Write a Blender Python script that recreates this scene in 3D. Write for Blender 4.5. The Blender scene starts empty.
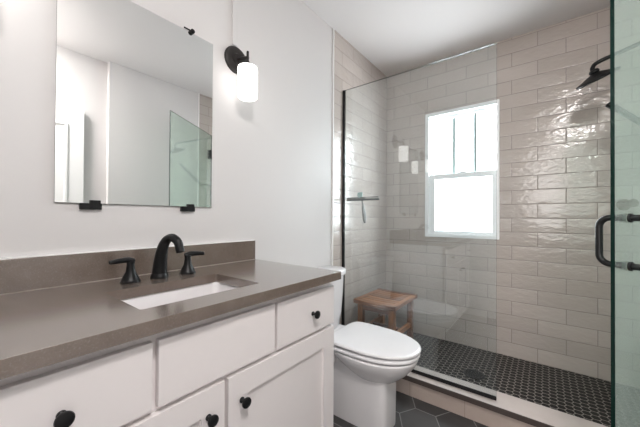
import bpy, bmesh, math, random
from mathutils import Vector, Matrix

S = bpy.context.scene
COL = S.collection
random.seed(4)
EYE = 1.11                      # lens height above the bathroom floor

# ------------------------------------------------------------------ camera
cam = bpy.data.objects.new('camera', bpy.data.cameras.new('camera'))
COL.objects.link(cam)
S.camera = cam
yaw, pit, rol = 0.65983, 0.00795, 0.00593
fw = Vector((-math.sin(yaw) * math.cos(pit), math.cos(yaw) * math.cos(pit), math.sin(pit)))
r0 = Vector((math.cos(yaw), math.sin(yaw), 0))
u0 = r0.cross(fw)
rx = r0 * math.cos(rol) + u0 * math.sin(rol)
ux = -r0 * math.sin(rol) + u0 * math.cos(rol)
M = Matrix((rx, ux, -fw)).transposed().to_4x4()
M.translation = Vector((1.21, 0, EYE))
cam.matrix_world = M
cam.data.sensor_fit = 'HORIZONTAL'
cam.data.sensor_width = 36
cam.data.lens = 290.113 * 36 / 640
cam.data.shift_y = 1.656 / 640
cam.data.clip_start = 0.01

# ------------------------------------------------------------------ world, lights, exposure
W = bpy.data.worlds.new('daylight_sky')
S.world = W
W.use_nodes = True
W.node_tree.nodes['Background'].inputs[0].default_value = (0.93, 0.97, 1.0, 1)
W.node_tree.nodes['Background'].inputs[1].default_value = 3.0
S.view_settings.view_transform = 'Standard'
S.view_settings.look = 'None'
S.view_settings.gamma = 1
S.view_settings.exposure = 0.36
S.cycles.use_denoising = True
S.cycles.max_bounces = 12
S.cycles.diffuse_bounces = 6
S.cycles.glossy_bounces = 8
S.cycles.transparent_max_bounces = 24
S.cycles.caustics_reflective = False
S.cycles.caustics_refractive = False
S.cycles.sample_clamp_indirect = 6


def area(name, loc, aim, sx, sy, energy, color):
    l = bpy.data.lights.new(name, 'AREA')
    l.shape = 'RECTANGLE'
    l.size, l.size_y = sx, sy
    l.energy = energy
    l.color = color
    o = bpy.data.objects.new(name, l)
    COL.objects.link(o)
    o.location = loc
    o.rotation_euler = (Vector(aim) - Vector(loc)).to_track_quat('-Z', 'Y').to_euler()
    return o


area('window_daylight', (0.655, 2.80, 1.50), (0.655, 0.0, 1.35), 0.62, 1.15, 38, (0.93, 0.97, 1.0))
area('hall_fill', (1.3, -2.3, 1.65), (1.1, 2.0, 1.1), 2.2, 1.5, 78, (1.0, 0.965, 0.945))  # unseen fill light added beyond the doorway to brighten the room
area('bathroom_ceiling_lamp', (1.52, 0.03, 2.465), (1.40, 0.10, 0), 0.36, 0.15, 25, (1.0, 0.965, 0.95))


pl = bpy.data.lights.new('ceiling_fill', 'POINT')  # added upward fill that brightens the ceiling, not a separate fitting
pl.energy = 7
pl.shadow_soft_size = 0.12
pl.color = (1.0, 0.965, 0.95)
plo = bpy.data.objects.new('ceiling_fill', pl)
plo.location = (1.45, 0.05, 2.20)
COL.objects.link(plo)

# ------------------------------------------------------------------ materials
class NT:
    """short hand for building node trees"""
    def __init__(s, name):
        s.m = bpy.data.materials.new(name)
        s.m.use_nodes = True
        s.t = s.m.node_tree
        s.b = s.t.nodes['Principled BSDF']
        s.out = s.t.nodes['Material Output']

    def n(s, kind, **kw):
        o = s.t.nodes.new(kind)
        for k, v in kw.items():
            setattr(o, k, v)
        return o

    def link(s, a, b):
        s.t.links.new(a, b)

    def put(s, sock, v):
        if hasattr(v, 'is_output'):
            s.link(v, sock)
        elif v is not None:
            sock.default_value = v

    def math(s, op, a, b=None, c=None):
        o = s.n('ShaderNodeMath', operation=op)
        s.put(o.inputs[0], a)
        s.put(o.inputs[1], b)
        s.put(o.inputs[2], c)
        return o.outputs[0]

    def xyz(s):
        tc = s.n('ShaderNodeTexCoord')
        sp = s.n('ShaderNodeSeparateXYZ')
        s.link(tc.outputs['Object'], sp.inputs[0])
        return tc.outputs['Object'], sp.outputs

    def comb(s, x, y, z):
        o = s.n('ShaderNodeCombineXYZ')
        for i, v in enumerate((x, y, z)):
            s.put(o.inputs[i], v)
        return o.outputs[0]

    def noise(s, vec, scale, detail=3, rough=0.5):
        o = s.n('ShaderNodeTexNoise')
        s.put(o.inputs['Vector'], vec)
        o.inputs['Scale'].default_value = scale
        o.inputs['Detail'].default_value = detail
        o.inputs['Roughness'].default_value = rough
        return o.outputs['Fac']

    def mix(s, f, a, b):
        o = s.n('ShaderNodeMix', data_type='RGBA')
        s.put(o.inputs[0], f)
        s.put(o.inputs[6], a if hasattr(a, 'is_output') else (*a, 1))
        s.put(o.inputs[7], b if hasattr(b, 'is_output') else (*b, 1))
        return o.outputs[2]

    def ramp(s, f, lo, hi, a=0.0, b=1.0):
        o = s.n('ShaderNodeMapRange')
        s.put(o.inputs[0], f)
        o.inputs[1].default_value, o.inputs[2].default_value = lo, hi
        o.inputs[3].default_value, o.inputs[4].default_value = a, b
        return o.outputs[0]

    def bump(s, h, strength, dist):
        o = s.n('ShaderNodeBump')
        s.put(o.inputs['Height'], h)
        o.inputs['Strength'].default_value = strength
        o.inputs['Distance'].default_value = dist
        s.link(o.outputs[0], s.b.inputs['Normal'])
        return o

    def set(s, **kw):
        for k, v in kw.items():
            key = {'color': 'Base Color', 'rough': 'Roughness', 'metal': 'Metallic', 'spec': 'Specular IOR Level', 'coat': 'Coat Weight', 'coatr': 'Coat Roughness'}[k]
            if k == 'color' and not hasattr(v, 'is_output'):
                v = (*v, 1)
            s.put(s.b.inputs[key], v)
        return s


def plain(name, color, rough=0.5, metal=0.0, spec=0.5, var=0.03, scale=30, bump=0.0):
    m = NT(name)
    vec, _ = m.xyz()
    nz = m.noise(vec, scale)
    lo = tuple(c * (1 - var) for c in color)
    hi = tuple(min(1, c * (1 + var)) for c in color)
    m.set(color=m.mix(nz, lo, hi), rough=rough, metal=metal, spec=spec)
    if bump:
        m.bump(nz, bump, 0.002)
    return m.m


PAINT = plain('wall_paint', (0.62, 0.60, 0.592), 0.55, var=0.01, scale=180, bump=0.03)
CEIL = plain('ceiling_paint', (0.70, 0.675, 0.665), 0.8, var=0.01, scale=120, spec=0.2)
WHITE = plain('white_lacquer', (0.76, 0.72, 0.715), 0.38, var=0.01)
TRIMW = plain('white_trim', (0.82, 0.81, 0.80), 0.35, var=0.01)
VINYL = plain('white_vinyl', (0.93, 0.94, 0.945), 0.35, var=0.01)
GRID = plain('grey_green_muntin', (0.22, 0.30, 0.285), 0.4)
CHINA = plain('white_ceramic', (0.73, 0.71, 0.715), 0.08, var=0.005)
SEATW = plain('white_seat_plastic', (0.74, 0.73, 0.74), 0.16, var=0.005)
BLACK = plain('matte_black_metal', (0.009, 0.009, 0.0095), 0.36, spec=0.25, var=0.1)
BRONZE = plain('dark_bronze_metal', (0.022, 0.019, 0.018), 0.4, spec=0.3, var=0.1)
STEEL = plain('brushed_steel', (0.20, 0.20, 0.195), 0.3, metal=1.0, var=0.08)
RUBBER = plain('grey_rubber', (0.06, 0.06, 0.06), 0.6)
CHROME = plain('satin_nickel', (0.55, 0.53, 0.5), 0.25, metal=1.0)
HOOKM = plain('pale_green_plastic', (0.42, 0.55, 0.53), 0.2)
SEALM = plain('clear_seal', (0.33, 0.285, 0.255), 0.35)


def tile_mat(name, axis):
    """running-bond glazed tile, 0.312 m courses of 0.1035 m, uneven glaze"""
    m = NT(name)
    vec, o = m.xyz()
    X = o[0] if axis == 'x' else o[1]
    x0 = 1.168 if axis == 'x' else 2.598
    rowf = m.math('DIVIDE', m.math('SUBTRACT', o[2], EYE - 1.032), 0.1035)
    row = m.math('FLOOR', rowf)
    fv = m.math('SUBTRACT', rowf, row)
    half = m.math('MULTIPLY', m.math('FLOORED_MODULO', row, 2.0), 0.5)
    uf = m.math('ADD', m.math('DIVIDE', m.math('SUBTRACT', X, x0), 0.312), half)
    col = m.math('FLOOR', uf)
    fu = m.math('SUBTRACT', uf, col)
    du = m.math('MULTIPLY', m.math('MINIMUM', fu, m.math('SUBTRACT', 1.0, fu)), 0.312)
    dv = m.math('MULTIPLY', m.math('MINIMUM', fv, m.math('SUBTRACT', 1.0, fv)), 0.1035)
    d = m.math('MINIMUM', du, dv)
    tile = m.ramp(d, 0.0012, 0.0026)
    idv = m.comb(col, row, 0.5)
    wn = m.n('ShaderNodeTexWhiteNoise', noise_dimensions='3D')
    m.link(idv, wn.inputs['Vector'])
    tone = wn.outputs['Value']
    base = m.mix(tone, (0.455, 0.400, 0.362), (0.515, 0.458, 0.418))
    cloud = m.noise(vec, 9, 4)
    base = m.mix(m.ramp(cloud, 0.3, 0.7, 0, 0.25), base, (0.54, 0.50, 0.475))
    m.set(color=m.mix(tile, (0.26, 0.225, 0.205), base), rough=m.ramp(tile, 0, 1, 0.7, 0.12), spec=0.5)
    # glaze ripples stretched along the tile, shifted from tile to tile
    off = m.math('MULTIPLY', tone, 7.0)
    along = m.math('ADD', m.math('MULTIPLY', X, 0.55), off)
    rip = m.noise(m.comb(along, off, o[2]), 42, 2, 0.55)
    big = m.noise(m.comb(along, off, o[2]), 9, 1)
    h = m.math('ADD', m.math('MULTIPLY', rip, 0.0036), m.math('MULTIPLY', big, 0.0030))
    edge = m.math('MULTIPLY', m.ramp(d, 0.0008, 0.005), 0.0006)
    # each tile is slightly domed and laid at its own tiny tilt
    dome = m.math('MULTIPLY', m.math('MULTIPLY', fv, m.math('SUBTRACT', 1.0, fv)), 0.0050)
    tl = m.math('MULTIPLY', m.math('MULTIPLY', m.math('SUBTRACT', tone, 0.5), m.math('SUBTRACT', fu, 0.5)), 0.0035)
    h = m.math('ADD', h, m.math('ADD', dome, tl))
    m.bump(m.math('ADD', h, edge), 0.62 if axis == 'x' else 1.0, 1.0)
    return m.m


TILE_X = tile_mat('glazed_beige_tile_back', 'x')
TILE_Y = tile_mat('glazed_beige_tile_side', 'y')


def hex_mat(name, flat, cx, cy, grout_w, c1, c2, cg, rough, bump):
    """hexagon paving with flats facing +-y; flat = across flats"""
    m = NT(name)
    vec, o = m.xyz()
    px = m.math('DIVIDE', m.math('SUBTRACT', o[1], cy), flat)   # across-flats axis
    py = m.math('DIVIDE', m.math('SUBTRACT', o[0], cx), flat)
    R3 = math.sqrt(3)

    def cell(sx, sy):
        ax = m.math('SUBTRACT', m.math('FLOORED_MODULO', m.math('ADD', px, sx), 1.0), 0.5)
        ay = m.math('SUBTRACT', m.math('FLOORED_MODULO', m.math('ADD', py, sy), R3), R3 / 2)
        dd = m.math('ADD', m.math('MULTIPLY', ax, ax), m.math('MULTIPLY', ay, ay))
        return ax, ay, dd
    ax, ay, ad = cell(0.5, R3 / 2)
    bx, by, bd = cell(0.0, 0.0)
    k = m.math('LESS_THAN', ad, bd)

    def sel(a, b):
        return m.math('ADD', m.math('MULTIPLY', a, k), m.math('MULTIPLY', b, m.math('SUBTRACT', 1.0, k)))
    gx, gy = sel(ax, bx), sel(ay, by)
    qx, qy = m.math('ABSOLUTE', gx), m.math('ABSOLUTE', gy)
    hd = m.math('MAXIMUM', qx, m.math('ADD', m.math('MULTIPLY', qx, 0.5), m.math('MULTIPLY', qy, R3 / 2)))
    d = m.math('MULTIPLY', m.math('SUBTRACT', 0.5, hd), flat)
    tile = m.ramp(d, grout_w * 0.5, grout_w * 0.5 + 0.0008)
    wn = m.n('ShaderNodeTexWhiteNoise', noise_dimensions='2D')
    rnd = lambda a, g: m.math('ROUND', m.math('MULTIPLY', m.math('SUBTRACT', a, g), 8.0))
    m.link(m.comb(rnd(px, gx), rnd(py, gy), 0.0), wn.inputs['Vector'])
    nz = m.noise(vec, 14, 5, 0.6)
    t = m.math('ADD', m.math('MULTIPLY', wn.outputs['Value'], 0.5), m.math('MULTIPLY', nz, 0.5))
    m.set(color=m.mix(tile, cg, m.mix(t, c1, c2)), rough=m.ramp(tile, 0, 1, 0.8, rough), spec=0.1)
    m.bump(m.math('ADD', m.math('MULTIPLY', tile, 0.0012), m.math('MULTIPLY', nz, 0.0006)), bump, 1.0)
    return m.m


HEXBIG = hex_mat('slate_hexagon_tile', 0.197, 0.669, 1.592, 0.0042, (0.045, 0.043, 0.043), (0.085, 0.081, 0.080), (0.20, 0.195, 0.19), 0.42, 0.5)
HEXSMALL = hex_mat('black_hexagon_mosaic', 0.0395, 0.70, 2.10, 0.0030, (0.008, 0.007, 0.0065), (0.016, 0.0135, 0.0125), (0.34, 0.31, 0.285), 0.35, 0.4)


def quartz():
    m = NT('taupe_quartz')
    vec, _ = m.xyz()
    a = m.noise(vec, 260, 2, 0.7)
    b = m.noise(vec, 18, 5, 0.6)
    c = m.mix(m.ramp(b, 0.3, 0.7), (0.122, 0.092, 0.073), (0.160, 0.124, 0.101))
    c = m.mix(m.ramp(a, 0.56, 0.7, 0, 0.35), c, (0.27, 0.23, 0.20))
    c = m.mix(m.ramp(a, 0.44, 0.3, 0, 0.35), c, (0.09, 0.070, 0.058))
    m.set(color=c, rough=0.22, spec=0.7, coat=0.9, coatr=0.19)
    m.b.inputs['Coat IOR'].default_value = 1.7
    return m.m


QUARTZ = quartz()


def curbstone():
    m = NT('beige_curb_stone')
    vec, _ = m.xyz()
    c = m.mix(m.noise(vec, 12, 5, 0.6), (0.46, 0.40, 0.37), (0.56, 0.50, 0.47))
    m.set(color=c, rough=0.35)
    return m.m


CURB = curbstone()


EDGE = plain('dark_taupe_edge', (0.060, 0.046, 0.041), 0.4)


def curbface():
    """large beige tile with upright joints on the front of the curb"""
    m = NT('beige_curb_tile')
    vec, o = m.xyz()
    f = m.math('FLOORED_MODULO', m.math('DIVIDE', m.math('SUBTRACT', o[0], 0.855), 0.312), 1.0)
    d = m.math('MULTIPLY', m.math('MINIMUM', f, m.math('SUBTRACT', 1.0, f)), 0.312)
    tile = m.ramp(d, 0.0009, 0.002)
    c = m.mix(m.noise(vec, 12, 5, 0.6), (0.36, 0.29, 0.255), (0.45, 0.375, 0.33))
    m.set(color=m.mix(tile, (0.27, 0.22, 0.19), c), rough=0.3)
    return m.m


CURBF = curbface()


def teak(name, axis):
    m = NT(name)
    vec, o = m.xyz()
    sc = {'x': (2.5, 30, 30), 'y': (30, 2.5, 30), 'z': (30, 30, 2.5)}[axis]
    v = m.comb(m.math('MULTIPLY', o[0], sc[0]), m.math('MULTIPLY', o[1], sc[1]), m.math('MULTIPLY', o[2], sc[2]))
    g = m.noise(v, 1.6, 5, 0.65)
    b = m.noise(v, 0.5, 2)
    c = m.mix(m.ramp(g, 0.3, 0.72), (0.048, 0.013, 0.004), (0.25, 0.080, 0.024))
    c = m.mix(m.ramp(b, 0.42, 0.6, 0, 0.85), c, (0.36, 0.155, 0.060))
    # every board has its own tone
    bd = m.math('FLOOR', m.math('DIVIDE', m.math('SUBTRACT', o[1], 1.9088), 0.0476))
    wn = m.n('ShaderNodeTexWhiteNoise', noise_dimensions='1D')
    m.link(m.math('ADD', bd, 11.3), wn.inputs['W'])
    c = m.mix(m.ramp(wn.outputs['Value'], 0.0, 1.0, 0.0, 0.55), c, (0.075, 0.024, 0.010)) if axis == 'x' else c
    m.set(color=c, rough=0.38)
    m.bump(g, 0.15, 0.002)
    return m.m


TEAK_X, TEAK_Y, TEAK_Z = teak('teak_across', 'x'), teak('teak_along', 'y'), teak('teak_upright', 'z')


def glass(name, tint, f0=0.045, gloss=(1, 1, 1), haze=0.0):
    """flat pane: straight-through transmission with a Fresnel sheen on each face"""
    m = NT(name)
    m.t.nodes.remove(m.b)
    lw = m.n('ShaderNodeLayerWeight')
    lw.inputs['Blend'].default_value = 0.5
    fac = m.math('ADD', f0, m.math('MULTIPLY', m.math('POWER', lw.outputs['Facing'], 5.0), 0.95))
    fac = m.math('MINIMUM', fac, 1.0)
    tr = m.n('ShaderNodeBsdfTransparent')
    tr.inputs[0].default_value = (*tint, 1)
    gl = m.n('ShaderNodeBsdfGlossy')
    gl.inputs['Color'].default_value = (*gloss, 1)
    gl.inputs['Roughness'].default_value = 0.0
    mx = m.n('ShaderNodeMixShader')
    m.link(fac, mx.inputs[0])
    m.link(tr.outputs[0], mx.inputs[1])
    m.link(gl.outputs[0], mx.inputs[2])
    last = mx
    if haze:                    # pale haze painted in, standing in for room light reflected by the pane
        df = m.n('ShaderNodeBsdfDiffuse')
        df.inputs[0].default_value = (0.86, 0.88, 0.87, 1)
        tl = m.n('ShaderNodeBsdfTranslucent')
        tl.inputs[0].default_value = (0.86, 0.88, 0.87, 1)
        hz = m.n('ShaderNodeMixShader')
        m.link(df.outputs[0], hz.inputs[1])
        m.link(tl.outputs[0], hz.inputs[2])
        last = m.n('ShaderNodeMixShader')
        vec, _ = m.xyz()
        m.link(m.math('MULTIPLY', m.ramp(m.noise(vec, 5, 4), 0.3, 0.7, 0.75, 1.25), haze), last.inputs[0])
        m.link(mx.outputs[0], last.inputs[1])
        m.link(hz.outputs[0], last.inputs[2])
    m.link(last.outputs[0], m.out.inputs[0])
    return m.m


GLASS_SCREEN = glass('clear_screen_glass', (0.955, 0.982, 0.985), 0.08, haze=0.008)
GLASS_DOOR = glass('green_tinted_door_glass', (0.89, 0.96, 0.925), 0.17, gloss=(0.84, 1.0, 0.92), haze=0.10)
GLASS_WIN = glass('window_glass', (0.97, 0.985, 0.99))
GEDGE = plain('dark_green_glass_edge', (0.003, 0.014, 0.011), 0.25, spec=0.2, var=0.1)


def mirror_mat():
    m = NT('silvered_mirror')
    m.set(color=(0.93, 0.945, 0.94), rough=0.0, metal=1.0)
    return m.m


MIRROR = mirror_mat()


def lamp_glass():
    m = NT('glowing_opal_glass')
    m.set(color=(0.9, 0.9, 0.88), rough=0.3)
    m.b.inputs['Emission Color'].default_value = (1.0, 0.965, 0.93, 1)
    m.b.inputs['Emission Strength'].default_value = 1.6
    return m.m


OPAL = lamp_glass()


# ------------------------------------------------------------------ mesh helpers
def obj(name, bm, mats, parent=None, smooth=False, loc=None):
    bmesh.ops.recalc_face_normals(bm, faces=bm.faces)
    me = bpy.data.meshes.new(name)
    bm.to_mesh(me)
    bm.free()
    for m in (mats if isinstance(mats, (list, tuple)) else [mats]):
        me.materials.append(m)
    if smooth:
        me.shade_smooth()
        if smooth == 'auto':
            me.set_sharp_from_angle(angle=math.radians(35))
    o = bpy.data.objects.new(name, me)
    COL.objects.link(o)
    if parent:
        o.parent = parent
        o.matrix_parent_inverse = parent_world(parent).inverted()
    return o


def parent_world(p):
    m = p.matrix_basis.copy()
    while p.parent:
        m = p.parent.matrix_basis @ p.matrix_parent_inverse @ m
        p = p.parent
    return m


def tag(o, label=None, cat=None, group=None, kind=None):
    if label: o['label'] = label
    if cat: o['category'] = cat
    if group: o['group'] = group
    if kind: o['kind'] = kind
    return o


def thing(name, loc, label, cat, group=None):
    o = bpy.data.objects.new(name, None)
    COL.objects.link(o)
    o.location = loc
    o.empty_display_size = 0.05
    return tag(o, label, cat, group)


def box(bm, lo, hi, bev=0.0, seg=2, mi=0):
    vs = [bm.verts.new((x, y, z)) for x in (lo[0], hi[0]) for y in (lo[1], hi[1]) for z in (lo[2], hi[2])]
    fs = [bm.faces.new([vs[i] for i in f]) for f in ((0, 1, 3, 2), (4, 6, 7, 5), (0, 4, 5, 1), (2, 3, 7, 6), (0, 2, 6, 4), (1, 5, 7, 3))]
    for f in fs: f.material_index = mi
    if bev:
        bmesh.ops.recalc_face_normals(bm, faces=fs)
        es = list({e for f in fs for e in f.edges})
        bmesh.ops.bevel(bm, geom=es, offset=bev, segments=seg, profile=0.5, affect='EDGES', clamp_overlap=True)
    return bm


def B(lo, hi, bev=0.0, seg=2):
    return box(bmesh.new(), lo, hi, bev, seg)


def struct(name, bm, m, parent=None, smooth=False):
    o = obj(name, bm, m, parent, smooth)
    if not parent: o['kind'] = 'structure'
    return o


def rings(bm, rs, cap0=True, cap1=True, closed=True):
    """skin a list of rings (lists of points of equal length)"""
    vr = [[bm.verts.new(p) for p in r] for r in rs]
    n = len(vr[0])
    for a, b in zip(vr, vr[1:]):
        for i in range(n if closed else n - 1):
            j = (i + 1) % n
            bm.faces.new((a[i], a[j], b[j], b[i]))
    if cap0: bm.faces.new(vr[0][::-1])
    if cap1: bm.faces.new(vr[-1])
    return bm


def lathe(bm, prof, org=(0, 0, 0), axis=(0, 0, 1), n=32, cap0=True, cap1=True):
    """prof = [(radius, height along axis)]"""
    ax = Vector(axis).normalized()
    a = ax.orthogonal().normalized()
    b = ax.cross(a)
    o = Vector(org)
    rs = [[o + ax * h + (a * math.cos(2 * math.pi * i / n) + b * math.sin(2 * math.pi * i / n)) * max(r, 1e-4) for i in range(n)] for r, h in prof]
    return rings(bm, rs, cap0, cap1)


def tube(bm, pts, rad, n=16, round_ends=True):
    """a swept tube; rad is a number or one per point"""
    pts = [Vector(p) for p in pts]
    rads = rad if isinstance(rad, (list, tuple)) else [rad] * len(pts)
    t0 = (pts[1] - pts[0]).normalized()
    a = t0.orthogonal().normalized()
    rs = []
    for i, p in enumerate(pts):
        t = (pts[min(i + 1, len(pts) - 1)] - pts[max(i - 1, 0)]).normalized()
        a = (a - t * a.dot(t)).normalized()
        b = t.cross(a)
        rg = lambda c, r: [c + (a * math.cos(2 * math.pi * k / n) + b * math.sin(2 * math.pi * k / n)) * r for k in range(n)]
        if round_ends and i == 0:
            rs += [rg(p - t * rads[i] * 0.5, rads[i] * 0.5), rg(p - t * rads[i] * 0.3, rads[i] * 0.86)]
        rs.append(rg(p, rads[i]))
        if round_ends and i == len(pts) - 1:
            rs += [rg(p + t * rads[i] * 0.3, rads[i] * 0.86), rg(p + t * rads[i] * 0.5, rads[i] * 0.5)]
    return rings(bm, rs)


def spline(pts, n=8):
    """Catmull-Rom through the points"""
    P = [Vector(p) for p in pts]
    P = [P[0] * 2 - P[1]] + P + [P[-1] * 2 - P[-2]]
    out = []
    for i in range(1, len(P) - 2):
        for k in range(n):
            t = k / n
            out.append(0.5 * ((2 * P[i]) + (P[i + 1] - P[i - 1]) * t + (2 * P[i - 1] - 5 * P[i] + 4 * P[i + 1] - P[i + 2]) * t * t + (3 * P[i] - P[i - 1] - 3 * P[i + 1] + P[i + 2]) * t ** 3))
    out.append(P[-2])
    return out


def slab_hole(bm, X, Y, Z, hx, hy, r=0.02, n=6):
    """plate X x Y x Z with a rounded rectangular hole hx x hy, all one piece"""
    def rr(x0, x1, y0, y1, rad):
        out = []
        for cx, cy, a0 in ((x1 - rad, y1 - rad, 0), (x0 + rad, y1 - rad, 90), (x0 + rad, y0 + rad, 180), (x1 - rad, y0 + rad, 270)):
            for k in range(n + 1):
                a = math.radians(a0 + 90 * k / n)
                out.append((cx + rad * math.cos(a), cy + rad * math.sin(a)))
        return out
    inn = rr(*hx, *hy, r)
    out = rr(*X, *Y, 0.003)
    V = lambda pts, z: [bm.verts.new((x, y, z)) for x, y in pts]
    e = 0.0006
    sh = lambda pts, s: [((x - (X[0] + X[1]) / 2) * (1 - s / (X[1] - X[0]) * 2) + (X[0] + X[1]) / 2, (y - (Y[0] + Y[1]) / 2) * (1 - s / (Y[1] - Y[0]) * 2) + (Y[0] + Y[1]) / 2) for x, y in pts]
    loops = [V(inn, Z[0]), V(inn, Z[1]), V(sh(out, e), Z[1]), V(out, Z[1] - e), V(out, Z[0] + e), V(sh(out, e), Z[0])]
    m = len(inn)
    for a, b in zip(loops, loops[1:] + loops[:1]):
        for i in range(m):
            j = (i + 1) % m
            bm.faces.new((a[i], a[j], b[j], b[i]))
    return bm


# ------------------------------------------------------------------ room shell
H = 2.473
L = 2.598                       # shower back wall
XR = 1.83                       # right wall
YT = 1.700                      # shower tile begins
YC0, YC1 = 1.785, 1.930         # curb
ZC = EYE - 0.981                # curb top
YG = 1.833                      # glass line
ZS = EYE - 1.032                # shower floor

struct('floor', B((-0.1, -2.7, -0.1), (2.6, 1.80, 0.0)), HEXBIG)
struct('floor_shower', B((0, 1.90, ZS - 0.08), (XR, L, ZS)), HEXSMALL)
struct('ceiling', B((-0.1, -2.7, H), (2.6, L + 0.2, H + 0.1)), CEIL)
struct('wall_left', B((-0.1, -0.16, 0), (0, YT, H)), PAINT)
struct('wall_shower_left', B((-0.1, YT + 0.004, 0), (0.004, L + 0.1, H)), TILE_Y)
# back wall with the window opening, built as one mesh
bm = bmesh.new()
wx0, wx1, wz0, wz1 = 0.374, 0.934, EYE - 0.1615, EYE + 0.9147
box(bm, (-0.1, L, 0), (wx0, L + 0.16, H))
box(bm, (wx1, L, 0), (2.0, L + 0.16, H))
box(bm, (wx0, L, 0), (wx1, L + 0.16, wz0))
box(bm, (wx0, L, wz1), (wx1, L + 0.16, H))
struct('wall_back', bm, TILE_X)
struct('wall_right', B((XR, 0.868, 0), (XR + 0.25, YT, H)), PAINT)
struct('wall_shower_right', B((XR - 0.004, YT + 0.004, 0), (XR + 0.25, L, H)), TILE_Y)
struct('wall_right_recess', B((XR + 0.055, -0.16, 0), (XR + 0.25, 0.868, H)), PAINT)
# front wall (behind the lens) with its doorway
bm = bmesh.new()
box(bm, (0, -0.16, 0), (1.03, -0.06, H))
box(bm, (1.80, -0.16, 0), (XR + 0.055, -0.06, H))
box(bm, (1.03, -0.16, 2.0), (1.80, -0.06, H))
struct('wall_front', bm, PAINT)
# the hall beyond the doorway
struct('wall_hall_back', B((-0.1, -2.8, 0), (2.6, -2.7, H)), PAINT)
struct('wall_hall_left', B((-0.2, -2.7, 0), (-0.1, -0.16, H)), PAINT)
struct('wall_hall_right', B((2.6, -2.7, 0), (2.7, -0.16, H)), PAINT)
struct('wall_hall_front', B((XR + 0.25, -0.16, 0), (2.6, -0.06, H)), PAINT)
bm = bmesh.new()
box(bm, (1.02, -0.062, 0), (1.03, -0.048, 2.0))
box(bm, (1.79, -0.062, 0), (1.80, -0.048, 2.0))
box(bm, (0.96, -0.06, 0), (1.03, -0.045, 2.065), 0.003)
box(bm, (1.80, -0.06, 0), (1.87, -0.045, 2.065), 0.003)
box(bm, (0.96, -0.06, 2.0), (1.87, -0.045, 2.065), 0.003)
struct('trim_1', bm, TRIMW)
# tile edge profiles
struct('trim_2', B((0, YT - 0.006, 0), (0.010, YT + 0.004, H), 0.002), TRIMW)
struct('trim_3', B((XR - 0.010, YT - 0.006, 0), (XR, YT + 0.004, H), 0.002), TRIMW)
struct('baseboard_left', B((0, 0.99, 0), (0.014, YT - 0.006, 0.12), 0.004), TRIMW)
struct('baseboard_right', B((XR - 0.014, 0.868, 0), (XR, YT - 0.006, 0.12), 0.004), TRIMW)

# curb: core with tiled front, stone cap
curb = struct('shower_curb', B((0.004, YC0, 0), (XR - 0.004, YC1, ZC - 0.03)), CURBF)
struct('curb_cap', B((0.0041, YC0 - 0.013, ZC - 0.03), (XR - 0.0041, YC1, ZC), 0.001), CURB, curb)
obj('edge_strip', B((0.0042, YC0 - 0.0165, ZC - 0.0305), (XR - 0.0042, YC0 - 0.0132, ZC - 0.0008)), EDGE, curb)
curb['kind'] = 'structure'

# open room door lying back along the right wall
dl = struct('door_1', B((1.846, -0.04, 0.012), (1.881, 0.700, EYE + 0.875), 0.002), TRIMW)
bm = bmesh.new()
for z0, z1 in ((0.16, 0.92), (1.06, EYE + 0.75)):
    for lo, hi in (((1.8370, 0.065, z0), (1.8455, 0.085, z1)), ((1.8370, 0.575, z0), (1.8455, 0.595, z1)), ((1.8370, 0.085, z0), (1.8455, 0.575, z0 + 0.02)), ((1.8370, 0.085, z1 - 0.02), (1.8455, 0.575, z1))):
        box(bm, lo, hi, 0.003)
obj('panel_moulding', bm, TRIMW, dl)
bm = bmesh.new()
lathe(bm, [(0.026, 0), (0.026, 0.006), (0.011, 0.010), (0.011, 0.030), (0.024, 0.038), (0.028, 0.050), (0.020, 0.062), (0.0, 0.064)], (1.8460, 0.64, 0.95), (-1, 0, 0), 24)
obj('door_knob', bm, BLACK, dl, 'auto')

# ------------------------------------------------------------------ window
wy = L
win = obj('window_1', slab_hole(bmesh.new(), (wx0, wx1), (wz0, wz1), (-0.012, 0.11), (wx0 + 0.030, wx1 - 0.014), (wz0 + 0.026, wz1 - 0.030), 0.004, 2), VINYL)
win.matrix_world = Matrix(((1, 0, 0, 0), (0, 0, 1, L), (0, 1, 0, 0), (0, 0, 0, 1)))
win['kind'] = 'structure'


def sash(name, x0, x1, z0, z1, y0, y1, stiles, rt, rb):
    bm = bmesh.new()
    st, st2 = stiles
    box(bm, (x0, y0, z0), (x0 + st, y1, z1), 0.003)
    box(bm, (x1 - st2, y0, z0), (x1, y1, z1), 0.003)
    box(bm, (x0 + st, y0, z0), (x1 - st2, y1, z0 + rb), 0.003)
    box(bm, (x0 + st, y0, z1 - rt), (x1 - st2, y1, z1), 0.003)
    s = obj(name, bm, VINYL, win)
    ym = (y0 + y1) / 2
    obj('pane', B((x0 + st - 0.002, ym - 0.003, z0 + rb - 0.002), (x1 - st2 + 0.002, ym + 0.003, z1 - rt + 0.002)), GLASS_WIN, s)
    return s


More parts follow.
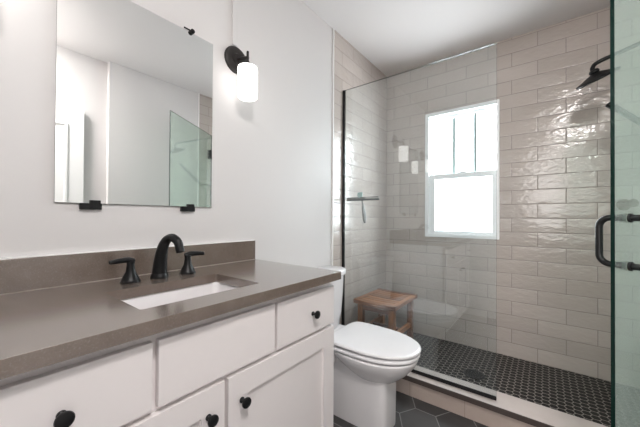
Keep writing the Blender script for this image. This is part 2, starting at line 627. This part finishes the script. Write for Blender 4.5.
zm = EYE + 0.355
us = sash('upper_sash', wx0 + 0.030, wx1 - 0.014, zm - 0.01, wz1 - 0.030, L + 0.045, L + 0.075, (0.020, 0.016), 0.028, 0.03)
sash('lower_sash', wx0 + 0.030, wx1 - 0.014, wz0 + 0.026, zm + 0.022, L + 0.006, L + 0.040, (0.048, 0.036), 0.044, 0.028)
for x in (0.597, 0.759):
    obj('muntin', B((x - 0.009, L + 0.050, zm + 0.02), (x + 0.009, L + 0.056, wz1 - 0.056)), GRID, us)
bm = bmesh.new()
box(bm, (0.64, L + 0.004, zm + 0.022), (0.70, L + 0.034, zm + 0.030), 0.003)
lathe(bm, [(0.011, 0), (0.011, 0.012), (0.0, 0.013)], (0.67, L + 0.019, zm + 0.028), (0, 0, 1), 16)
box(bm, (0.655, L + 0.006, zm + 0.033), (0.70, L + 0.014, zm + 0.039), 0.002)
obj('sash_lock', bm, VINYL, win)

# ------------------------------------------------------------------ vanity
ZT = EYE - 0.2187               # worktop top
TH = 0.031
YV0, YV1 = -0.045, 0.9866       # worktop ends
XV = 0.5567                     # worktop front
XF = 0.513                      # face frame plane
FD = 0.019                      # door thickness
YB1 = 0.975                     # cabinet right side
zt = ZT - TH
van = thing('vanity_cabinet', (0.26, 0.47, 0), 'white shaker vanity cabinet with black knobs under the taupe worktop', 'cabinet')
bm = bmesh.new()
box(bm, (0.004, -0.035, 0.10), (XF, -0.017, zt))
box(bm, (0.004, YB1 - 0.018, 0.0), (XF, YB1, zt), 0.001)
box(bm, (0.004, -0.017, 0.10), (XF, YB1 - 0.018, 0.118))
box(bm, (0.004, -0.017, 0.118), (0.016, YB1 - 0.018, zt))
obj('carcass', bm, WHITE, van)
# face frame
zr0 = EYE - 0.430               # rail between drawers and doors
bm = bmesh.new()
xa = XF - 0.019
for y0, y1, z0, z1 in ((-0.035, 0.002, 0.10, zt), (YB1 - 0.020, YB1, 0.0, zt), (0.002, YB1 - 0.020, zt - 0.035, zt), (0.002, YB1 - 0.020, 0.10, 0.13),
                       (0.002, YB1 - 0.020, zr0 - 0.028, zr0 + 0.028), (0.27, 0.305, zr0 + 0.028, zt - 0.035), (0.633, 0.668, zr0 + 0.028, zt - 0.035), (0.447, 0.489, 0.13, zr0 - 0.028)):
    box(bm, (xa, y0, z0), (XF + 0.0005, y1, z1))
obj('face_frame', bm, WHITE, van)
obj('toe_kick', B((0.42, -0.035, 0.0), (0.436, YB1 - 0.02, 0.10)), WHITE, van)
X1 = XF + FD


def knob(y, z, par):
    bm = bmesh.new()
    lathe(bm, [(0.0080, 0), (0.0080, 0.003), (0.0050, 0.006), (0.0050, 0.013), (0.009, 0.016), (0.0138, 0.019), (0.0147, 0.0225), (0.0138, 0.0255), (0.0085, 0.0275), (0.0, 0.028)], (X1 - 0.0002, y - 0.009, z + 0.005), (1, 0, 0), 28)
    obj('knob', bm, BLACK, par, 'auto')


zd1, zd0 = EYE - 0.2755, EYE - 0.426
d = obj('drawer', B((XF + 0.001, -0.028, zd0), (X1, 0.281, zd1), 0.002), WHITE, van)
knob(0.138, EYE - 0.358, d)
obj('false_front', B((XF + 0.001, 0.293, zd0), (X1, 0.644, zd1), 0.002), WHITE, van)
d = obj('drawer', B((XF + 0.001, 0.656, zd0), (X1, 0.970, zd1), 0.002), WHITE, van)
knob(0.843, EYE - 0.360, d)


def shaker(y0, y1, z0, z1, ky, kz):
    bm = bmesh.new()
    r = 0.066
    box(bm, (XF + 0.001, y0, z0), (X1, y0 + r, z1))
    box(bm, (XF + 0.001, y1 - r, z0), (X1, y1, z1))
    box(bm, (XF + 0.001, y0 + r, z0), (X1, y1 - r, z0 + r))
    box(bm, (XF + 0.001, y0 + r, z1 - r), (X1, y1 - r, z1))
    dd = obj('door', bm, WHITE, van)
    obj('panel', B((XF + 0.002, y0 + r - 0.004, z0 + r - 0.004), (X1 - 0.009, y1 - r + 0.004, z1 - r + 0.004)), WHITE, dd)
    knob(ky, kz, dd)


zdt = EYE - 0.4395
shaker(-0.028, 0.462, 0.112, zdt, 0.424, EYE - 0.516)
shaker(0.474, 0.970, 0.112, zdt, 0.527, EYE - 0.522)

# worktop and backsplash
top = thing('worktop', (0.28, 0.47, zt), 'taupe speckled quartz worktop with basin cutout on the white vanity', 'countertop')
bsp = thing('backsplash', (0.01, 0.47, ZT), 'low taupe quartz backsplash strip standing along the wall behind the faucet', 'backsplash')
HX, HY = (0.210, 0.462), (0.281, 0.640)
bm = slab_hole(bmesh.new(), (0.0, XV), (YV0, YV1), (zt, ZT), HX, HY, 0.007)
obj('slab', bm, QUARTZ, top)
obj('slab', B((0.0005, YV0, ZT), (0.021, YV1, EYE - 0.1216), 0.0015), QUARTZ, bsp)
obj('sealant_bead', B((0.0212, YV0, ZT), (0.0235, YV1, ZT + 0.002)), SEALM, bsp)
obj('sealant_bead', B((0.0003, YV0, EYE - 0.1216), (0.014, YV1, EYE - 0.1190)), TRIMW, bsp)

# undermount basin
bm = bmesh.new()


def rrect(x0, x1, y0, y1, rad, z, n=8):
    o = []
    for cx, cy, a0 in ((x1 - rad, y1 - rad, 0), (x0 + rad, y1 - rad, 90), (x0 + rad, y0 + rad, 180), (x1 - rad, y0 + rad, 270)):
        for k in range(n + 1):
            a = math.radians(a0 + 90 * k / n)
            o.append((cx + rad * math.cos(a), cy + rad * math.sin(a), z))
    return o


e = 0.006
x0, x1, y0, y1 = HX[0] - e, HX[1] + e, HY[0] - e, HY[1] + e
zb = zt - 0.0005
prof = [(0.022, zb - 0.014), (0.022, zb), (0.0, zb), (-0.003, zb - 0.006), (-0.007, zb - 0.06), (-0.016, zb - 0.105), (-0.034, zb - 0.128), (-0.070, zb - 0.134)]
rs = [rrect(x0 - d, x1 + d, y0 - d, y1 + d, max(0.03, 0.03), z) for d, z in prof]
out = [(-0.075, zb - 0.150), (-0.02, zb - 0.140), (0.006, zb - 0.10), (0.010, zb - 0.014), (0.022, zb - 0.014)]
rs = [rrect(x0 - d, x1 + d, y0 - d, y1 + d, 0.03, z) for d, z in out[:-1]] + rs
rings(bm, rs)
sink = obj('sink_basin', bm, CHINA, None, 'auto')
tag(sink, 'white rectangular undermount basin set below the taupe worktop', 'sink')
bm = bmesh.new()
lathe(bm, [(0.030, 0), (0.030, 0.003), (0.024, 0.004), (0.022, 0.0015), (0.0, 0.001)], ((HX[0] + HX[1]) / 2, 0.462, zb - 0.134), (0, 0, 1), 28)
obj('drain_plug', bm, BLACK, sink, 'auto')

# widespread tap
fau = thing('faucet', (0.119, 0.473, ZT), 'matte black widespread tap with arched spout behind the basin', 'faucet')


def flare(bm, y, x, h, r0=0.029, r1=0.0115):
    lathe(bm, [(r0, 0), (r0, 0.005), (r0 - 0.003, 0.008), (r0 - 0.006, 0.018), (r1 + 0.003, h * 0.5), (r1, h * 0.85), (r1 + 0.001, h), (0.0, h + 0.001)], (x, y, ZT), (0, 0, 1), 28)


bm = bmesh.new()
lathe(bm, [(0.029, 0), (0.029, 0.005), (0.027, 0.010), (0.0250, 0.016)], (0.113, 0.473, ZT), (0, 0, 1), 28)
path = spline([(0.113, 0.473, ZT + 0.012), (0.118, 0.474, ZT + 0.06), (0.130, 0.476, ZT + 0.106), (0.150, 0.481, ZT + 0.136), (0.178, 0.487, ZT + 0.145), (0.204, 0.493, ZT + 0.131), (0.214, 0.496, ZT + 0.106)], 8)
n = len(path)
tube(bm, path, [0.0245 - 0.0105 * min(1, i / (n * 0.55)) for i in range(n)], 20, False)
lathe(bm, [(0.0138, 0), (0.0138, 0.010), (0.011, 0.011), (0.0, 0.009)], path[-1], path[-1] - path[-2], 20)
obj('spout', bm, BLACK, fau, 'auto')
for y, s in ((0.379, -1), (0.575, 1)):
    bm = bmesh.new()
    flare(bm, y, 0.118, 0.068)
    h = obj('handle', bm, BLACK, fau, 'auto')
    bm = bmesh.new()
    p = spline([(0.116, y - 0.006 * s, ZT + 0.068), (0.118, y + 0.010 * s, ZT + 0.074), (0.122, y + 0.034 * s, ZT + 0.074), (0.126, y + 0.060 * s, ZT + 0.072)], 6)
    tube(bm, p, [0.0115 - 0.0045 * i / (len(p) - 1) for i in range(len(p))], 16)
    obj('lever', bm, BLACK, h, 'auto')

# ------------------------------------------------------------------ mirror
my0, my1, mz0, mz1 = 0.2055, 0.742, EYE + 0.0434, EYE + 0.7904
mir = thing('wall_mirror', (0, 0.478, mz0), 'frameless rectangular mirror held by black clips above the tap', 'mirror')
bm = box(bmesh.new(), (0.003, my0, mz0), (0.008, my1, mz1))
o = obj('mirror_glass', bm, [MIRROR, GEDGE], mir)
for p in o.data.polygons:
    if abs(p.normal.x) < 0.5: p.material_index = 1
for y in (0.297, 0.631):
    bm = bmesh.new()
    box(bm, (0.0002, y - 0.030, mz0 - 0.021), (0.013, y + 0.030, mz0 - 0.0005), 0.0015)
    box(bm, (0.0085, y - 0.004, mz0 - 0.020), (0.014, y + 0.026, mz0 + 0.010), 0.001)
    obj('clip', bm, BLACK, mir)
for y in (0.300, 0.640):
    bm = bmesh.new()
    tube(bm, [(0.012, y - 0.034, mz1 + 0.006), (0.012, y, mz1 + 0.006)], 0.0032, 12)
    lathe(bm, [(0.009, 0), (0.0095, 0.002), (0.0095, 0.020), (0.007, 0.022)], (0.0, y, mz1 + 0.004), (1, 0, 0), 20)
    obj('clip', bm, BLACK, mir, 'auto')


# ------------------------------------------------------------------ wall sconces
def sconce(y, label):
    zc = EYE + 0.774
    t = thing('wall_sconce', (0, y, zc), label, 'wall lamp', 'sconces flanking the mirror')
    bm = bmesh.new()
    lathe(bm, [(0.066, 0), (0.066, 0.006), (0.061, 0.012), (0.056, 0.014), (0.030, 0.016), (0.026, 0.022), (0.0, 0.023)], (0.0, y, zc), (1, 0, 0), 40)
    obj('backplate', bm, BRONZE, t, 'auto')
    bm = bmesh.new()
    tube(bm, [(0.018, y, zc), (0.07, y, zc - 0.012), (0.093, y, zc - 0.016)], 0.0085, 16)
    lathe(bm, [(0.0060, 0), (0.0060, 0.062), (0.004, 0.065)], (0.093, y, zc - 0.050), (0, 0, 1), 16)
    lathe(bm, [(0.026, 0), (0.026, 0.008), (0.018, 0.013), (0.0085, 0.016), (0.0085, 0.026)], (0.093, y, zc - 0.060), (0, 0, 1), 28)
    obj('arm', bm, BRONZE, t, 'auto')
    bm = bmesh.new()
    z0 = zc - 0.211
    lathe(bm, [(0.027, 0.003), (0.041, 0.0), (0.0455, 0.005), (0.0465, 0.012), (0.0465, 0.142), (0.044, 0.148), (0.038, 0.151), (0.024, 0.152)], (0.093, y, z0), (0, 0, 1), 40)
    obj('lamp_shade', bm, OPAL, t, 'auto')
    return t


sconce(0.045, 'black sconce with opal cylinder shade left of the mirror, reflected in the shower glass')
sconce(0.872, 'black sconce with opal cylinder shade on the wall right of the mirror')

bm = bmesh.new()
box(bm, (0.0002, 0.846, EYE + 0.842), (0.009, 0.876, H - 0.0005), 0.003)
tag(obj('cord_cover', bm, PAINT), 'thin white cable cover running up the wall from the sconce', 'cable cover')

# ------------------------------------------------------------------ toilet
TY = 1.44
toi = thing('toilet', (0.36, TY, 0), 'white skirted toilet with closed lid between the vanity and shower', 'toilet')


def egg(xb, xf, hw, z, n=48, nb=4.5, nf=2.1, xm=None):
    """plan outline: squarish back, rounded front"""
    xm = xb + (xf - xb) * 0.52 if xm is None else xm
    pts = []
    for k in range(n):
        a = 2 * math.pi * k / n
        c, s = math.cos(a), math.sin(a)
        ex = nf if c > 0 else nb
        x = abs(c) ** (2 / ex) * (1 if c > 0 else -1)
        y = abs(s) ** (2 / ex) * (1 if s > 0 else -1)
        pts.append((xm + x * ((xf - xm) if c > 0 else (xm - xb)), TY + y * hw, z))
    return pts


bm = bmesh.new()
# skirted pedestal
rs = []
for z, xf, hw in ((0.0, 0.577, 0.090), (0.012, 0.578, 0.091), (0.20, 0.580, 0.092), (0.33, 0.58, 0.100), (0.385, 0.585, 0.11)):
    rs.append(egg(0.03, xf - 0.004, hw, z, nb=8, nf=6.5, xm=0.35))
rings(bm, rs)
# bowl, swelling out over the pedestal
rs = []
zr = 0.3935
for k in range(13):
    t = k / 12
    a = t * math.pi / 2
    s = math.sin(a) ** 0.62
    z = zr - 0.152 * (1 - t) ** 1.45 if t < 1 else zr
    rs.append(egg(0.50 - (0.50 - 0.22) * s, 0.545 + (0.708 - 0.545) * s, 0.05 + 0.130 * s, z, nb=2.6, nf=2.1, xm=0.47))
rs.append(egg(0.225, 0.704, 0.176, zr + 0.006, nb=3, nf=2.1, xm=0.47))
rings(bm, rs)
# deck under the tank
rings(bm, [egg(0.02, 0.29, 0.12, 0.30, nb=8, nf=8), egg(0.02, 0.29, 0.165, 0.36, nb=8, nf=8), egg(0.02, 0.29, 0.165, 0.402, nb=8, nf=8), egg(0.024, 0.285, 0.160, 0.406, nb=8, nf=8)])
obj('bowl', bm, CHINA, toi, 'auto')


def shell(name, z0, z1, xb, xf, hw, dome, tilt, mat, nb=6):
    bm = bmesh.new()
    rs = []
    for ins, z in ((0.006, z0), (0.001, z0 + 0.003), (0.0, z0 + 0.006), (0.0, z1 - 0.007), (0.0025, z1 - 0.003), (0.007, z1 - 0.0006), (0.014, z1), (0.05, z1 + dome * 0.4), (0.10, z1 + dome * 0.8), (0.15, z1 + dome)):
        rs.append([(x, y, zz + tilt * (xf - x)) for x, y, zz in egg(xb + ins, xf - ins, hw - ins, z, nb=nb, nf=2.15, xm=0.45)])
    rings(bm, rs)
    return obj(name, bm, mat, toi, 'auto')


shell('seat', 0.4075, 0.4265, 0.245, 0.716, 0.182, 0.0, 0.0, SEATW)
shell('lid', 0.4335, 0.4500, 0.245, 0.720, 0.185, 0.004, 0.010, SEATW)
for s in (-1, 1):
    bm = bmesh.new()
    lathe(bm, [(0.012, 0), (0.012, 0.045), (0.008, 0.048)], (0.236, TY + s * 0.078 - 0.022, 0.424), (0, 1, 0), 16)
    box(bm, (0.226, TY + s * 0.078 - 0.02, 0.405), (0.246, TY + s * 0.078 + 0.02, 0.424), 0.003)
    obj('hinge', bm, SEATW, toi, 'auto')
bm = bmesh.new()
rs = []
for z, x1, hw in ((0.4065, 0.185, 0.150), (0.42, 0.192, 0.162), (0.50, 0.202, 0.176), (0.62, 0.209, 0.187), (0.743, 0.212, 0.192)):
    rs.append(egg(0.022, x1 - 0.022, hw, z, nb=9, nf=3.6, xm=0.07))
rings(bm, rs)
obj('tank', bm, CHINA, toi, 'auto')
bm = bmesh.new()
rs = []
for ins, z in ((0.004, 0.7375), (0.0, 0.742), (0.0, 0.766), (0.003, 0.771), (0.010, 0.774)):
    rs.append(egg(0.014 + ins, 0.205 - ins, 0.203 - ins, z + 0.006, nb=9, nf=3.6, xm=0.07))
rings(bm, rs)
obj('tank_lid', bm, CHINA, toi, 'auto')
bm = bmesh.new()
lathe(bm, [(0.020, 0), (0.020, 0.004), (0.018, 0.006), (0.0, 0.0065)], (0.11, TY, 0.780), (0, 0, 1), 24)
obj('flush_button', bm, CHROME, toi, 'auto')

# ------------------------------------------------------------------ shower screen
scr = thing('shower_screen', (0.5, YG, ZC), 'clear fixed glass panel in black channels on the shower curb', 'shower screen')
GX = 1.002
zg = EYE + 0.957
bm = box(bmesh.new(), (0.0085, YG - 0.005, ZC + 0.006), (GX, YG + 0.005, zg))
o = obj('glass_panel', bm, [GLASS_SCREEN, GEDGE], scr)
for p in o.data.polygons:
    if abs(p.normal.y) < 0.5: p.material_index = 1
bm = bmesh.new()
box(bm, (0.0045, YG - 0.009, ZC + 0.0005), (0.020, YG - 0.0055, zg))
box(bm, (0.0045, YG + 0.0055, ZC + 0.0005), (0.020, YG + 0.009, zg))
box(bm, (0.0045, YG - 0.0055, ZC + 0.0005), (0.0080, YG + 0.0055, zg))
obj('wall_channel', bm, BLACK, scr)
bm = bmesh.new()
box(bm, (0.0205, YG - 0.010, ZC + 0.0003), (GX, YG - 0.0055, ZC + 0.022))
box(bm, (0.0205, YG + 0.0055, ZC + 0.0003), (GX, YG + 0.010, ZC + 0.014))
box(bm, (0.0205, YG - 0.0055, ZC + 0.0003), (GX, YG + 0.0055, ZC + 0.005))
obj('bottom_channel', bm, BLACK, scr)

# hinged glass door standing open
E0 = Vector((1.364, 1.178, 0))
HG = Vector((1.788, YG, 0))
dd = (HG - E0).normalized()
nn = Vector((-dd.y, dd.x, 0))            # towards the shower side
dw = (HG - E0).length
dor = thing('shower_door', HG + Vector((0, 0, 0.15)), 'greenish glass shower door swung open with black pull handles', 'shower door')
MD = Matrix(((dd.x, nn.x, 0, E0.x), (dd.y, nn.y, 0, E0.y), (0, 0, 1, 0), (0, 0, 0, 1)))   # local: along door, out of door, up


def dput(bm):
    bm.transform(MD)
    return bm


zd = EYE + 0.918
bm = box(bmesh.new(), (0, -0.005, 0.145), (dw, 0.005, zd))
fm = list(bm.faces)
for f in fm:
    f.normal_update()
o = obj('glass_panel', dput(bm), [GLASS_DOOR, GEDGE], dor)
for p in o.data.polygons:
    if abs(p.normal.x * nn.x + p.normal.y * nn.y) < 0.5: p.material_index = 1
hz0, hz1, hs, hh = EYE - 0.138, EYE + 0.004, 0.068, 0.066
for s in (1, -1):
    bm = bmesh.new()
    r = 0.028
    pts = [(hs, 0.006 * s, hz1), (hs, (hh - r) * s, hz1)]
    for k in range(1, 8):
        a = math.pi / 2 * k / 8
        pts.append((hs, (hh - r + r * math.sin(a)) * s, hz1 - r + r * math.cos(a)))
    pts += [(hs, hh * s, hz1 - r), (hs, hh * s, hz0 + r)]
    for k in range(1, 8):
        a = math.pi / 2 * k / 8
        pts.append((hs, (hh - r + r * math.cos(a)) * s, hz0 + r - r * math.sin(a)))
    pts += [(hs, (hh - r) * s, hz0), (hs, 0.006 * s, hz0)]
    tube(bm, pts, 0.0095, 16, False)
    for z in (hz0, hz1):
        lathe(bm, [(0.0095, 0), (0.0135, 0.001), (0.0135, 0.006), (0.0095, 0.007)], (hs, 0.0055 * s, z), (0, s, 0), 24)
    obj('pull_handle', dput(bm), BLACK, dor, 'auto')
for z in (0.36, EYE + 0.70):
    bm = bmesh.new()
    box(bm, (HG.x + 0.002, YG - 0.025, z - 0.045), (XR - 0.0045, YG + 0.02, z + 0.045), 0.002)
    hg = obj('hinge', bm, BLACK, dor)
    for s in (1, -1):
        lo, hi = sorted((0.0055 * s, 0.017 * s))
        obj('hinge_plate', dput(B((dw - 0.055, lo, z - 0.045), (dw + 0.006, hi, z + 0.045), 0.002)), BLACK, hg)

# ------------------------------------------------------------------ stool
SX0, SX1, SY0, SY1 = 0.085, 0.412, 1.862, 2.290
zs1 = EYE - 0.603
sto = thing('shower_stool', (0.235, 2.09, ZS), 'teak slatted stool in the shower corner behind the glass', 'stool')


def dip(x):
    t = (x - SX0) / (SX1 - SX0) * 2 - 1
    return -0.006 * (1 - t * t)


bm = bmesh.new()
for i in range(7):
    y0 = SY0 + 0.048 + i * 0.0476
    y1 = y0 + 0.0405
    rs = []
    for k in range(9):
        x = SX0 + 0.038 + (SX1 - SX0 - 0.076) * k / 8
        z = zs1 + dip(x)
        rs.append([(x, y0, z - 0.018), (x, y1, z - 0.018), (x, y1, z - 0.004), (x, y1 - 0.004, z), (x, y0 + 0.004, z), (x, y0, z - 0.004)])
    rings(bm, rs)
obj('slat_panel', bm, TEAK_X, sto)
for y0, y1 in ((SY0, SY0 + 0.045), (SY1 - 0.045, SY1)):
    rs = []
    for k in range(9):
        x = SX0 + (SX1 - SX0) * k / 8
        z = zs1 + dip(x) + 0.001
        rs.append([(x, y0 + 0.003, z - 0.030), (x, y1 - 0.003, z - 0.030), (x, y1, z - 0.026), (x, y1, z - 0.003), (x, y1 - 0.003, z), (x, y0 + 0.003, z), (x, y0, z - 0.003), (x, y0, z - 0.026)])
    obj('end_board', rings(bmesh.new(), rs), TEAK_X, sto)
for x0, x1 in ((SX0, SX0 + 0.036), (SX1 - 0.036, SX1)):
    obj('side_rail', B((x0, SY0 + 0.046, zs1 - 0.028), (x1, SY1 - 0.046, zs1 - 0.001), 0.003), TEAK_Y, sto)
lg = [(SX0 + 0.022, SY0 + 0.022), (SX1 - 0.062, SY0 + 0.022), (SX0 + 0.022, SY1 - 0.062), (SX1 - 0.062, SY1 - 0.062)]
for x, y in lg:
    obj('leg', B((x, y, ZS + 0.0005), (x + 0.040, y + 0.040, zs1 - 0.031), 0.003), TEAK_Z, sto)
zl = ZS + 0.180
for x in (SX0 + 0.030, SX1 - 0.054):
    obj('stretcher', B((x, SY0 + 0.062, zl), (x + 0.024, SY1 - 0.062, zl + 0.035), 0.003), TEAK_Y, sto)
obj('stretcher', B((SX0 + 0.054, 2.062, zl + 0.004), (SX1 - 0.054, 2.092, zl + 0.030), 0.003), TEAK_X, sto)
for y in (SY0 + 0.030, SY1 - 0.054):
    obj('apron', B((SX0 + 0.062, y, zs1 - 0.075), (SX1 - 0.062, y + 0.02, zs1 - 0.045), 0.002), TEAK_X, sto)

# ------------------------------------------------------------------ squeegee on its hook, shower side of the glass
yq = YG + 0.030
bm = bmesh.new()
lathe(bm, [(0.020, 0), (0.018, 0.006), (0.010, 0.009)], (0.145, YG + 0.0055, EYE + 0.165), (0, 1, 0), 24)
box(bm, (0.129, YG + 0.012, EYE + 0.150), (0.165, YG + 0.020, EYE + 0.186), 0.004)
tube(bm, [(0.147, YG + 0.018, EYE + 0.157), (0.147, YG + 0.032, EYE + 0.152), (0.147, YG + 0.044, EYE + 0.158)], 0.004, 12)
tag(obj('suction_hook', bm, HOOKM, None, 'auto'), 'pale green suction hook on the glass panel holding the squeegee', 'hook')
sq = thing('squeegee', (0.16, yq, EYE + 0.13), 'steel squeegee hanging handle down from the hook on the glass', 'squeegee')
bm = bmesh.new()
for x0, x1 in ((0.022, 0.288),):
    box(bm, (x0, yq - 0.005, EYE + 0.145), (x1, yq + 0.005, EYE + 0.151), 0.0015)
    box(bm, (x0, yq - 0.003, EYE + 0.1345), (x1, yq + 0.003, EYE + 0.1395), 0.001)
    box(bm, (x0 + 0.002, yq - 0.0015, EYE + 0.139), (0.18, yq + 0.0015, EYE + 0.1455))
obj('blade_holder', bm, STEEL, sq)
obj('rubber_blade', B((0.020, yq - 0.001, EYE + 0.1245), (0.290, yq + 0.001, EYE + 0.1345)), RUBBER, sq)
bm = bmesh.new()
p = spline([(0.150, yq + 0.004, EYE + 0.143), (0.154, yq + 0.007, EYE + 0.10), (0.160, yq + 0.009, EYE + 0.06), (0.168, yq + 0.008, EYE + 0.01), (0.174, yq + 0.005, EYE - 0.034)], 6)
n = len(p)
tube(bm, p, [0.0045 + 0.0105 * math.sin(min(1, i / n) ** 1.6 * math.pi * 0.93) for i in range(n)], 14)
obj('handle', bm, STEEL, sq, 'auto')

# ------------------------------------------------------------------ shower head
sh = thing('rain_shower', (XR - 0.004, 2.22, EYE + 0.985), 'black round shower head on a bent arm high in the shower', 'shower head')
bm = bmesh.new()
p = spline([(XR - 0.004, 2.22, EYE + 0.990), (1.70, 2.22, EYE + 0.955), (1.603, 2.22, EYE + 0.923), (1.50, 2.22, EYE + 0.893), (1.462, 2.22, EYE + 0.882), (1.432, 2.22, EYE + 0.868), (1.420, 2.215, EYE + 0.845), (1.422, 2.208, EYE + 0.828)], 6)
tube(bm, p, 0.0105, 16)
obj('arm', bm, BLACK, sh, 'auto')
bm = bmesh.new()
lathe(bm, [(0.032, 0), (0.032, 0.004), (0.014, 0.012)], (XR - 0.0042, 2.22, EYE + 0.990), (-1, 0, -0.25), 28)
obj('wall_flange', bm, BLACK, sh, 'auto')
bm = bmesh.new()
ax = Vector((0.36, 0.30, -0.88)).normalized()
ctr = Vector((1.440, 2.222, EYE + 0.790))
lathe(bm, [(0.012, -0.050), (0.020, -0.046), (0.024, -0.036), (0.020, -0.028), (0.040, -0.020), (0.075, -0.006), (0.092, -0.001), (0.096, 0.004), (0.096, 0.010), (0.092, 0.013), (0.0, 0.013)], ctr, ax, 40)
obj('spray_disc', bm, BLACK, sh, 'auto')

# slim hand shower resting in its wall bracket
hs_ = thing('hand_shower', (XR - 0.004, 2.22, EYE + 0.36), 'slim black hand shower wand slanting behind the glass door', 'hand shower')
bm = bmesh.new()
tube(bm, [(1.485, 2.22, EYE + 0.628), (1.52, 2.22, EYE + 0.595), (1.602, 2.22, EYE + 0.509), (1.70, 2.22, EYE + 0.41), (1.735, 2.22, EYE + 0.372)], [0.0155, 0.0150, 0.0150, 0.0150, 0.011], 16)
obj('wand', bm, BLACK, hs_, 'auto')
bm = bmesh.new()
lathe(bm, [(0.026, 0), (0.026, 0.006), (0.012, 0.010), (0.012, 0.105), (0.018, 0.108), (0.018, 0.128), (0.008, 0.130)], (XR - 0.0042, 2.22, EYE + 0.40), (-1, 0, 0), 24)
obj('wall_bracket', bm, BLACK, hs_, 'auto')
bm = bmesh.new()
tube(bm, spline([(1.735, 2.22, EYE + 0.372), (1.765, 2.22, EYE + 0.32), (1.775, 2.22, EYE + 0.1), (1.77, 2.215, EYE - 0.25), (1.785, 2.21, EYE - 0.42), (1.805, 2.20, EYE - 0.25), (XR - 0.006, 2.18, EYE - 0.15)], 8), 0.006, 12)
obj('hose', bm, BLACK, hs_, 'auto')

# towel hook on the right wall, mirrored in the door glass
hk = thing('towel_hook', (XR, 1.49, EYE + 0.06), 'dark towel hook on the wall beside the shower, mirrored in the door glass', 'hook')
bm = bmesh.new()
lathe(bm, [(0.024, 0), (0.024, 0.005), (0.010, 0.009), (0.009, 0.040), (0.016, 0.045), (0.017, 0.055), (0.0, 0.058)], (XR, 1.49, EYE + 0.06), (-1, 0, 0.1), 24)
obj('peg', bm, BRONZE, hk, 'auto')

# ------------------------------------------------------------------ drain
dr = thing('floor_drain', (0.838, 2.15, ZS), 'round black drain in the hexagon mosaic shower floor', 'drain')
bm = bmesh.new()
lathe(bm, [(0.064, 0.0003), (0.064, 0.004), (0.060, 0.005), (0.054, 0.005), (0.053, 0.003), (0.0, 0.003)], (0.838, 2.15, ZS), (0, 0, 1), 40)
obj('rim', bm, BLACK, dr, 'auto')
bm = bmesh.new()
for k in range(-4, 5):
    y = 2.15 + k * 0.0115
    w = math.sqrt(max(0, 0.052 ** 2 - (k * 0.0115) ** 2))
    box(bm, (0.838 - w, y - 0.003, ZS + 0.0032), (0.838 + w, y + 0.003, ZS + 0.0052), 0.0005)
obj('grate', bm, BLACK, dr)
